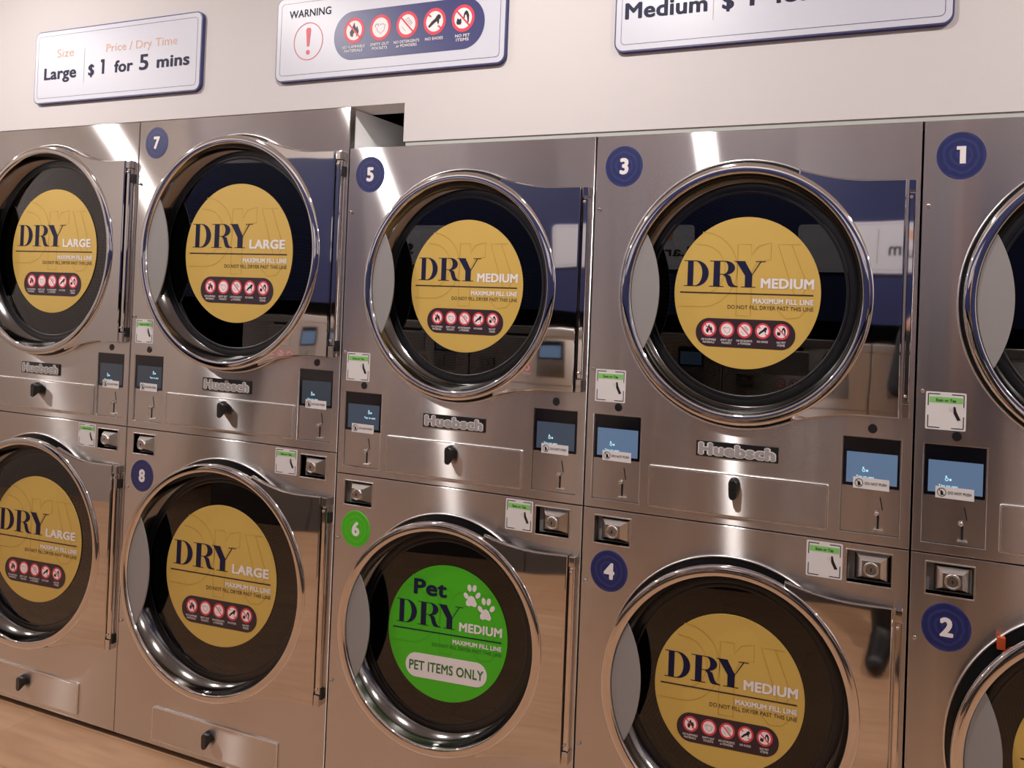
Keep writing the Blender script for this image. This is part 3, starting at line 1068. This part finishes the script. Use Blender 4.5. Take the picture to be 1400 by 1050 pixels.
def sign_board(b, w=SW, h=SH):
    b.plate([rrect(0, w, 0, h, 0.026, 10)], -0.0090, 0.0, 'sign_navy', 0.001)
    b.plate([rrect(0.0042, w - 0.0042, 0.0042, h - 0.0042, 0.022, 10)], -0.0098, -0.007, 'sign_white', 0.0005)
    o, i = rrect(0.0185, w - 0.0185, 0.0185, h - 0.0185, 0.012, 8), rrect(0.0197, w - 0.0197, 0.0197, h - 0.0197, 0.011, 8)
    b.flat([o, i], -0.0101, 'sign_navy')


YS = -0.0102


def price_sign(x, z, size, label, mins):
    t = thing('price_sign', label, 'sign', (x, 0, z + ZB), 0, 'signs on the wall above the dryers')
    part('board', 'board', lambda b: sign_board(b), t)

    part('heading_lettering', 'head_size', lambda b: b.text('Size', 0.119, 0.1565, YS, 'copper_ink', w=0.086, h=0.0285), t)
    part('heading_lettering', 'head_price', lambda b: b.text('Price / Dry Time', 0.369, 0.1565, YS, 'copper_ink', w=0.335, h=0.0265), t)
    big = size == 'Large'
    part('size_lettering', None, lambda b: b.text(size, 0.054 if big else 0.028, 0.0835, YS, 'navy_ink', w=0.168 if big else 0.218, h=0.038, bold=0.034), t)
    part('price_lettering', 'dollar', lambda b: b.text('$', 0.283, 0.084, YS, 'navy_ink', w=0.030, h=0.036, bold=0.034), t)
    part('price_lettering', 'figure_one', lambda b: b.one(0.345, 0.0845, YS, 'navy_ink', 0.049, 0.24), t)
    part('price_lettering', 'for', lambda b: b.text('for', 0.412, 0.0855, YS, 'navy_ink', w=0.090, h=0.037, bold=0.034), t)
    if mins:
        part('price_lettering', None, lambda b: b.text(mins, 0.532, 0.0848, YS, 'navy_ink', w=0.043, h=0.049, bold=0.03), t)
    part('price_lettering', 'mins', lambda b: b.text('mins', 0.614, 0.0865, YS, 'navy_ink', w=0.149, h=0.037, bold=0.034), t)
    part('divider_line', 'divider', lambda b: b.flat([rrect(0.2605, 0.2618, 0.060, 0.178)], YS, 'grey_ink'), t)


price_sign(-1.4135, 2.0777, 'Large', 'white price sign for Large dryers, on the wall at left', '5')
price_sign(0.8440, 2.0802, 'Medium', 'white price sign for Medium dryers, cut off by the top edge', None)
ws = thing('warning_sign', 'white WARNING sign with red exclamation mark and five pictograms', 'sign', (-0.2880, 0, 2.0796 + ZB), 0, 'signs on the wall above the dryers')
part('board', 'board', lambda b: sign_board(b), ws)
part('heading_lettering', None, lambda b: b.text('WARNING', 0.050, 0.190, YS, 'navy_ink', w=0.160, h=0.0215, bold=0.022), ws)


def exclaim(b):
    b.ring(0.127, 0.116, 0.0535, 0.0562, YS, 'red_ink', 48)
    b.flat([[(0.1175, 0.150), (0.121, 0.156), (0.133, 0.156), (0.1365, 0.150), (0.1315, 0.101), (0.1225, 0.101)]], YS, 'red_ink')
    b.disc(0.127, 0.0835, 0.0072, YS, 'red_ink', 24)


part('exclamation_mark', None, exclaim, ws)
part('pictogram_panel', None, lambda b: b.flat([rrect(0.2250, 0.7440, 0.0480, 0.1890, 0.0700, 14)], YS, 'sign_navy'), ws)
for i_, px_ in enumerate((0.2990, 0.3935, 0.4870, 0.5805, 0.6745)):
    part('pictogram', None, lambda b: pictogram(b, i_, px_, 0.1325, 0.0372, YS - 0.0003, 0.0078, 0.0060, 0.088), ws)

# ------------------------------------------------------------------ ceiling lights
for i_, lx in enumerate((-5.24, -3.29, -1.34, 0.61, 2.56, 4.51)):
    names = ('above the far left end', 'left of the large dryers', 'in front of the left large dryers', 'in front of dryers 3 and 5', 'right of dryer 1', 'at the far right end')
    t = thing('ceiling_downlight', 'round white ceiling downlight ' + names[i_], 'light', (lx, -0.9, ZCEIL), 0, 'ceiling downlights over the aisle')

    def vert(prof, m, b, n=40):
        vs = [(r * math.cos(2 * math.pi * k / n), r * math.sin(2 * math.pi * k / n), z) for r, z in prof for k in range(n)]
        b.add(vs, [(i * n + k, i * n + (k + 1) % n, (i + 1) * n + (k + 1) % n, (i + 1) * n + k) for i in range(len(prof) - 1) for k in range(n)], m, True)
    part('trim_ring', 'dl_trim', lambda b: vert([(0.082, 0.0), (0.080, -0.006), (0.056, -0.008), (0.047, -0.003)], 'lamp_body', b), t)
    part('diffuser', 'dl_glow', lambda b: vert([(0.047, -0.003), (0.0005, -0.0035)], 'lamp_glow', b), t)

# ------------------------------------------------------------------ the opposite row: washers under a blue wall
WW, WH = 0.80, 1.325


def make_washer(x_right, label):
    """front at local y = 0 facing -y; turned to face the dryers"""
    t = thing('washing_machine', label, 'washer', (x_right, YOPP, 0), math.pi, 'washers facing the dryers')

    def body(b):
        b.box(0.003, WW - 0.003, 0.02, 0.78, 0.0, WH, 'washer_steel')
        b.plate([rrect(0.003, WW - 0.003, 0.36, 0.985), circ(WW / 2, 0.66, 0.265)], 0.0, 0.02, 'washer_steel', 0.002)
    part('cabinet', 'w_body', body, t)
    part('kick_panel', 'w_kick', lambda b: b.plate([rrect(0.004, WW - 0.004, 0.0, 0.356)], 0.002, 0.02, 'washer_grey', 0.001), t)
    part('upper_panel', 'w_up', lambda b: b.plate([rrect(0.003, WW - 0.003, 0.988, WH)], -0.004, 0.02, 'washer_steel', 0.003), t)
    part('top_lip', 'w_lip', lambda b: b.plate([rrect(0.003, WW - 0.003, WH - 0.045, WH - 0.004)], -0.014, -0.004, 'edge_steel', 0.003), t)

    def door(b):
        b.lathe([(0.285, 0.0), (0.283, -0.02), (0.270, -0.034), (0.245, -0.036), (0.225, -0.026), (0.215, -0.010), (0.20, 0.02)], WW / 2, 0.66, 'chrome', 96)
    d = part('door', 'w_door', door, t)
    part('window_glass', 'w_glass', lambda b: b.lathe([(0.214, -0.006), (0.18, -0.026), (0.12, -0.040), (0.06, -0.046), (0.001, -0.048)], WW / 2, 0.66, 'screen_black', 64), d)
    part('door_handle', 'w_handle', lambda b: b.plate([rrect(WW / 2 + 0.24, WW / 2 + 0.285, 0.59, 0.73, 0.015)], -0.055, -0.030, 'black_plastic', 0.004), d)
    c = part('control_panel', 'w_ctl', lambda b: b.plate([rrect(0.10, 0.26, 1.035, 1.255, 0.004)], -0.006, -0.004, 'satin_steel', 0.0008), t)
    part('screen', 'w_scr', lambda b: (b.flat([rrect(0.108, 0.252, 1.145, 1.248)], -0.0065, 'screen_black'), b.flat([rrect(0.118, 0.242, 1.155, 1.225)], -0.0068, 'display_bright')), c)
    part('coin_slot', 'w_slot', lambda b: b.flat([rrect(0.178, 0.182, 1.055, 1.115)], -0.0066, 'black_hole'), c)
    lk = part('coin_vault', 'w_vault', lambda b: b.plate([rrect(0.62, 0.72, 1.045, 1.125, 0.004)], -0.012, -0.004, 'satin_steel', 0.003), t)
    part('lock_cylinder', 'w_lock', lambda b: b.lathe([(0.017, -0.012), (0.017, -0.018), (0.013, -0.019), (0.0004, -0.017)], 0.67, 1.085, 'chrome', 24), lk)
    part('soap_drawer', 'w_soap', lambda b: b.plate([rrect(0.33, 0.58, 1.14, 1.255, 0.006)], -0.009, -0.004, 'edge_steel', 0.003), t)
    for i, px in enumerate((0.335, 0.405, 0.475)):
        part('pictogram', 'w_pic%d' % i, lambda b, i=i, px=px: pictogram(b, (0, 3, 4)[i], px, 1.085, 0.027, -0.0046, 0.006, 0.005, 0.06), t)
    part('brand_plate', 'w_logo', lambda b: b.plate([rrect(0.36, 0.54, 1.275 - 0.012, 1.275, 0.001)], -0.0065, -0.004, 'black_plastic', 0.0004), t)
    return t


for i_ in range(7):
    wx = 2.99 - 0.80 * i_
    where = ('right of the photographer', 'behind the photographer', 'opposite dryer 3', 'opposite dryer 5', 'opposite dryer 7', 'opposite the left edge dryers', 'at the far left of its row')[i_]
    make_washer(wx, 'steel front loading washer ' + where + ', seen in reflection')


def make_cup(b, x, z, m):
    b.flat([[(x - 0.022, z + 0.024), (x + 0.022, z + 0.024), (x + 0.016, z - 0.022), (x - 0.016, z - 0.022)]], YS, m)


for i_, (sx, size) in enumerate(((1.79, 'Medium'), (0.41, 'Large'), (-1.00, 'Large'), (-2.38, 'Medium'))):
    t = thing('wash_sign', ('white Medium sign on the blue wall, opposite dryer 1', 'white Large sign on the blue wall, opposite dryer 5', 'white Large sign on the blue wall, opposite dryer 7', 'white Medium sign at the left end of the blue wall')[i_], 'sign', (sx, YOPP, 1.668), math.pi, 'signs on the blue wall')
    part('board', 'board', lambda b: sign_board(b), t)
    part('size_lettering', 'wash' + size, lambda b: b.text(size, 0.030, 0.078, YS, 'black_ink', w=0.30 if size == 'Medium' else 0.25, h=0.052, bold=0.03), t)
    part('divider_line', 'wash_divider', lambda b: b.flat([rrect(0.386, 0.3885, 0.045, 0.205)], YS, 'black_ink'), t)
    for k_, cx_ in enumerate((0.150, 0.225)):
        part('cup_symbol', 'cup%d' % k_, lambda b: make_cup(b, cx_, 0.185, 'orange_ink'), t)
    part('price_lettering', 'wash_dollar', lambda b: b.text('$', 0.45, 0.070, YS, 'black_ink', w=0.05, h=0.066, bold=0.03), t)


# ------------------------------------------------------------------ the photographer, seen only as a reflection
def capsule(b, a, c, ra, rc, n=16):
    """two spheres and the cone between them"""
    a, c = Vector(a), Vector(c)
    for p, r in ((a, ra), (c, rc)):
        ball(b, p, (r, r, r), n)
    d = c - a
    if d.length > 1e-4:
        b.tube(a, c, ra, rc, 'skin', n)
    return b


def ball(b, c, r, n=16, tilt=None):
    m = n // 2
    vs = [(0, 0, 1)]
    for i in range(1, m):
        t = math.pi * i / m
        vs += [(math.sin(t) * math.cos(2 * math.pi * k / n), math.sin(t) * math.sin(2 * math.pi * k / n), math.cos(t)) for k in range(n)]
    vs.append((0, 0, -1))
    fs = [(0, 1 + k, 1 + (k + 1) % n) for k in range(n)]
    for i in range(m - 2):
        o = 1 + i * n
        fs += [(o + k, o + n + k, o + n + (k + 1) % n, o + (k + 1) % n) for k in range(n)]
    o = 1 + (m - 2) * n
    fs += [(o + k, len(vs) - 1, o + (k + 1) % n) for k in range(n)]
    out = []
    for v in vs:
        q = Vector((v[0] * r[0], v[1] * r[1], v[2] * r[2]))
        if tilt:
            q = tilt @ q
        out.append(Vector(c) + q)
    return b.add(out, fs, 'skin', True)


def flesh(name, build, material, voxel, parent, base, smooth=6):
    """overlapping volumes fused into one continuous smooth surface"""
    b = MB()
    build(b)
    me = b.mesh(name)
    o = bpy.data.objects.new(name, me)
    COL.objects.link(o)
    rm = o.modifiers.new('fuse', 'REMESH')
    rm.mode = 'VOXEL'
    rm.voxel_size = voxel
    sm = o.modifiers.new('soften', 'SMOOTH')
    sm.factor = 0.5
    sm.iterations = smooth
    dg = bpy.context.evaluated_depsgraph_get()
    res = bpy.data.meshes.new_from_object(o.evaluated_get(dg))
    bpy.data.objects.remove(o)
    bpy.data.meshes.remove(me)
    res.name = name
    res.transform(Matrix.Translation(-Vector(base)))
    res.materials.clear()
    res.materials.append(MATS[material])
    for p in res.polygons:
        p.use_smooth = True
    q = bpy.data.objects.new(name, res)
    COL.objects.link(q)
    q.parent = parent
    return q


PB = (1.80, -1.52, 0.0)
pers = thing('person', 'standing person in dark clothes holding a phone, mirrored in the dryer doors', 'person', PB)
PEL, CHE, NEK, HED = (1.80, -1.540, 0.93), (1.80, -1.550, 1.27), (1.802, -1.550, 1.45), (1.790, -1.525, 1.605)
SHL, SHR = (1.625, -1.550, 1.395), (1.975, -1.550, 1.395)
ELL, ELR = (1.530, -1.480, 1.135), (1.990, -1.455, 1.150)
WRL, WRR = (1.566, -1.448, 1.380), (1.786, -1.448, 1.380)
HIL, HIR = (1.705, -1.540, 0.89), (1.895, -1.540, 0.89)
KNL, KNR = (1.670, -1.455, 0.48), (1.850, -1.480, 0.48)
ANL, ANR = (1.632, -1.390, 0.085), (1.775, -1.440, 0.085)
TOL, TOR = (1.590, -1.190, 0.045), (1.800, -1.245, 0.045)


def limbs(b, g, hands=True, head=True, legs=True, torso=True, arms=True):
    if torso:
        ball(b, (PEL[0], PEL[1], PEL[2] + 0.02), (0.165 + g, 0.110 + g, 0.115 + g), 20)
        ball(b, (PEL[0], PEL[1] - 0.005, 1.10), (0.145 + g, 0.100 + g, 0.17 + g), 20)
        ball(b, (CHE[0], CHE[1], CHE[2]), (0.165 + g, 0.112 + g, 0.175 + g), 20)
        capsule(b, SHL, SHR, 0.058 + g, 0.058 + g)
        capsule(b, (CHE[0], CHE[1], 1.38), NEK, 0.085 + g, 0.056 + g)
    if head:
        capsule(b, NEK, (HED[0], HED[1] - 0.01, HED[2] - 0.05), 0.054, 0.056)
        ball(b, (HED[0], HED[1] - 0.012, HED[2] + 0.02), (0.076, 0.094, 0.100), 20)
        ball(b, (HED[0], HED[1] + 0.022, HED[2] - 0.055), (0.056, 0.062, 0.062), 18)
        capsule(b, (HED[0], HED[1] + 0.082, HED[2] + 0.012), (HED[0], HED[1] + 0.100, HED[2] - 0.022), 0.010, 0.014)
        capsule(b, (HED[0] - 0.020, HED[1] + 0.076, HED[2] - 0.055), (HED[0] + 0.020, HED[1] + 0.076, HED[2] - 0.055), 0.009, 0.009)
        for sx in (-1, 1):
            ball(b, (HED[0] + sx * 0.078, HED[1] - 0.010, HED[2] - 0.005), (0.010, 0.022, 0.032), 12)
    if arms:
        for sh, el, wr in ((SHL, ELL, WRL), (SHR, ELR, WRR)):
            capsule(b, sh, el, 0.052 + g, 0.041 + g)
            capsule(b, el, wr, 0.041 + g, 0.028 + g)
    if legs:
        for hi, kn, an in ((HIL, KNL, ANL), (HIR, KNR, ANR)):
            capsule(b, hi, kn, 0.085 + g, 0.057 + g)
            calf = tuple(kn[i] * 0.68 + an[i] * 0.32 for i in range(3))
            capsule(b, kn, (calf[0], calf[1] - 0.012, calf[2]), 0.055 + g, 0.055 + g)
            capsule(b, (calf[0], calf[1] - 0.012, calf[2]), an, 0.055 + g, 0.038 + g)
    if hands:
        # left hand on the left end of the phone, right hand on the right end
        for wr, sx, ex in ((WRL, -1, 1.588), (WRR, 1, 1.752)):
            palm = (ex + 0.012 * sx, -1.432, 1.430)
            capsule(b, wr, palm, 0.026, 0.030)
            ball(b, palm, (0.017, 0.026, 0.042), 14)
            for k, (z0, ln) in enumerate(((1.462, 0.9), (1.446, 1.0), (1.430, 0.96), (1.415, 0.78))):
                p0 = (ex + sx * 0.010, -1.415, z0)
                p1 = (ex + sx * 0.013, -1.398 + 0.002 * k, z0 + 0.002)
                p2 = (ex + sx * 0.004 - sx * 0.002 * k, -1.3865, z0 + 0.002)
                p3 = (ex - sx * 0.016 * ln, -1.3880, z0)
                capsule(b, p0, p1, 0.0088, 0.0082, 10)
                capsule(b, p1, p2, 0.0082, 0.0074, 10)
                capsule(b, p2, p3, 0.0074, 0.0066, 10)
            t0, t1, t2 = (ex + sx * 0.006, -1.432, 1.440), (ex - sx * 0.010, -1.424, 1.462), (ex - sx * 0.026, -1.416, 1.468)
            capsule(b, t0, t1, 0.0115, 0.0095, 10)
            capsule(b, t1, t2, 0.0095, 0.0080, 10)


flesh('body', lambda b: limbs(b, 0.0), 'skin', 0.0055, pers, PB, 3)
flesh('trousers', lambda b: (limbs(b, 0.012, hands=False, head=False, torso=False, arms=False), ball(b, (PEL[0], PEL[1], PEL[2] + 0.015), (0.180, 0.125, 0.125), 20)), 'trouser_cloth', 0.010, pers, PB)
flesh('shirt', lambda b: limbs(b, 0.013, hands=False, head=False, legs=False), 'shirt_cloth', 0.010, pers, PB)
for an_, to_ in ((ANL, TOL), (ANR, TOR)):
    def boot(b, an=an_, to=to_):
        an, to = Vector(an), Vector(to)
        d = (to - an)
        d.z = 0
        d.normalize()
        capsule(b, an + Vector((0, 0, 0.13)), an, 0.056, 0.050)
        capsule(b, an - d * 0.035 + Vector((0, 0, -0.037)), an + d * 0.05 + Vector((0, 0, -0.030)), 0.048, 0.052)
        capsule(b, an + d * 0.05 + Vector((0, 0, -0.034)), Vector((to.x, to.y, 0.044)), 0.050, 0.042)
    flesh('boot', boot, 'boot_leather', 0.008, pers, PB, 4)
flesh('hair', lambda b: (ball(b, (HED[0], HED[1] - 0.022, HED[2] + 0.035), (0.083, 0.097, 0.100), 20), ball(b, (HED[0], HED[1] - 0.050, HED[2] - 0.01), (0.074, 0.066, 0.085), 18)), 'hair', 0.008, pers, PB, 3)
for sx_ in (-1, 1):
    part('eye', 'eye', lambda b: (b.lathe([(0.0115, 0.006), (0.0105, 0.0), (0.006, -0.0035)], 0, 0, 'label_white', 16), b.disc(0, 0, 0.006, -0.0036, 'black_ink', 16)), pers,
         (HED[0] + sx_ * 0.030 - PB[0], HED[1] + 0.075 - PB[1], HED[2] + 0.012 - PB[2]), math.pi)

ph = thing('phone', 'black phone held up in both hands by the mirrored person', 'phone', (1.670, -1.4005, 1.4345), R_(0))
part('case', 'phone_case', lambda b: b.plate([rrect(-0.077, 0.077, -0.0375, 0.0375, 0.010)], -0.0042, 0.0042, 'black_plastic', 0.0015), ph, (0, 0, 0), math.pi)
part('screen', 'phone_screen', lambda b: b.plate([rrect(-0.073, 0.073, -0.034, 0.034, 0.007)], -0.0047, -0.0043, 'screen_black'), ph)
part('camera_lens', 'phone_lens', lambda b: b.lathe([(0.009, 0.0), (0.0085, -0.0018), (0.006, -0.0020), (0.0004, -0.0010)], 0, 0, 'screen_black', 20), ph, (-0.066, 0.0042, 0.026), math.pi)
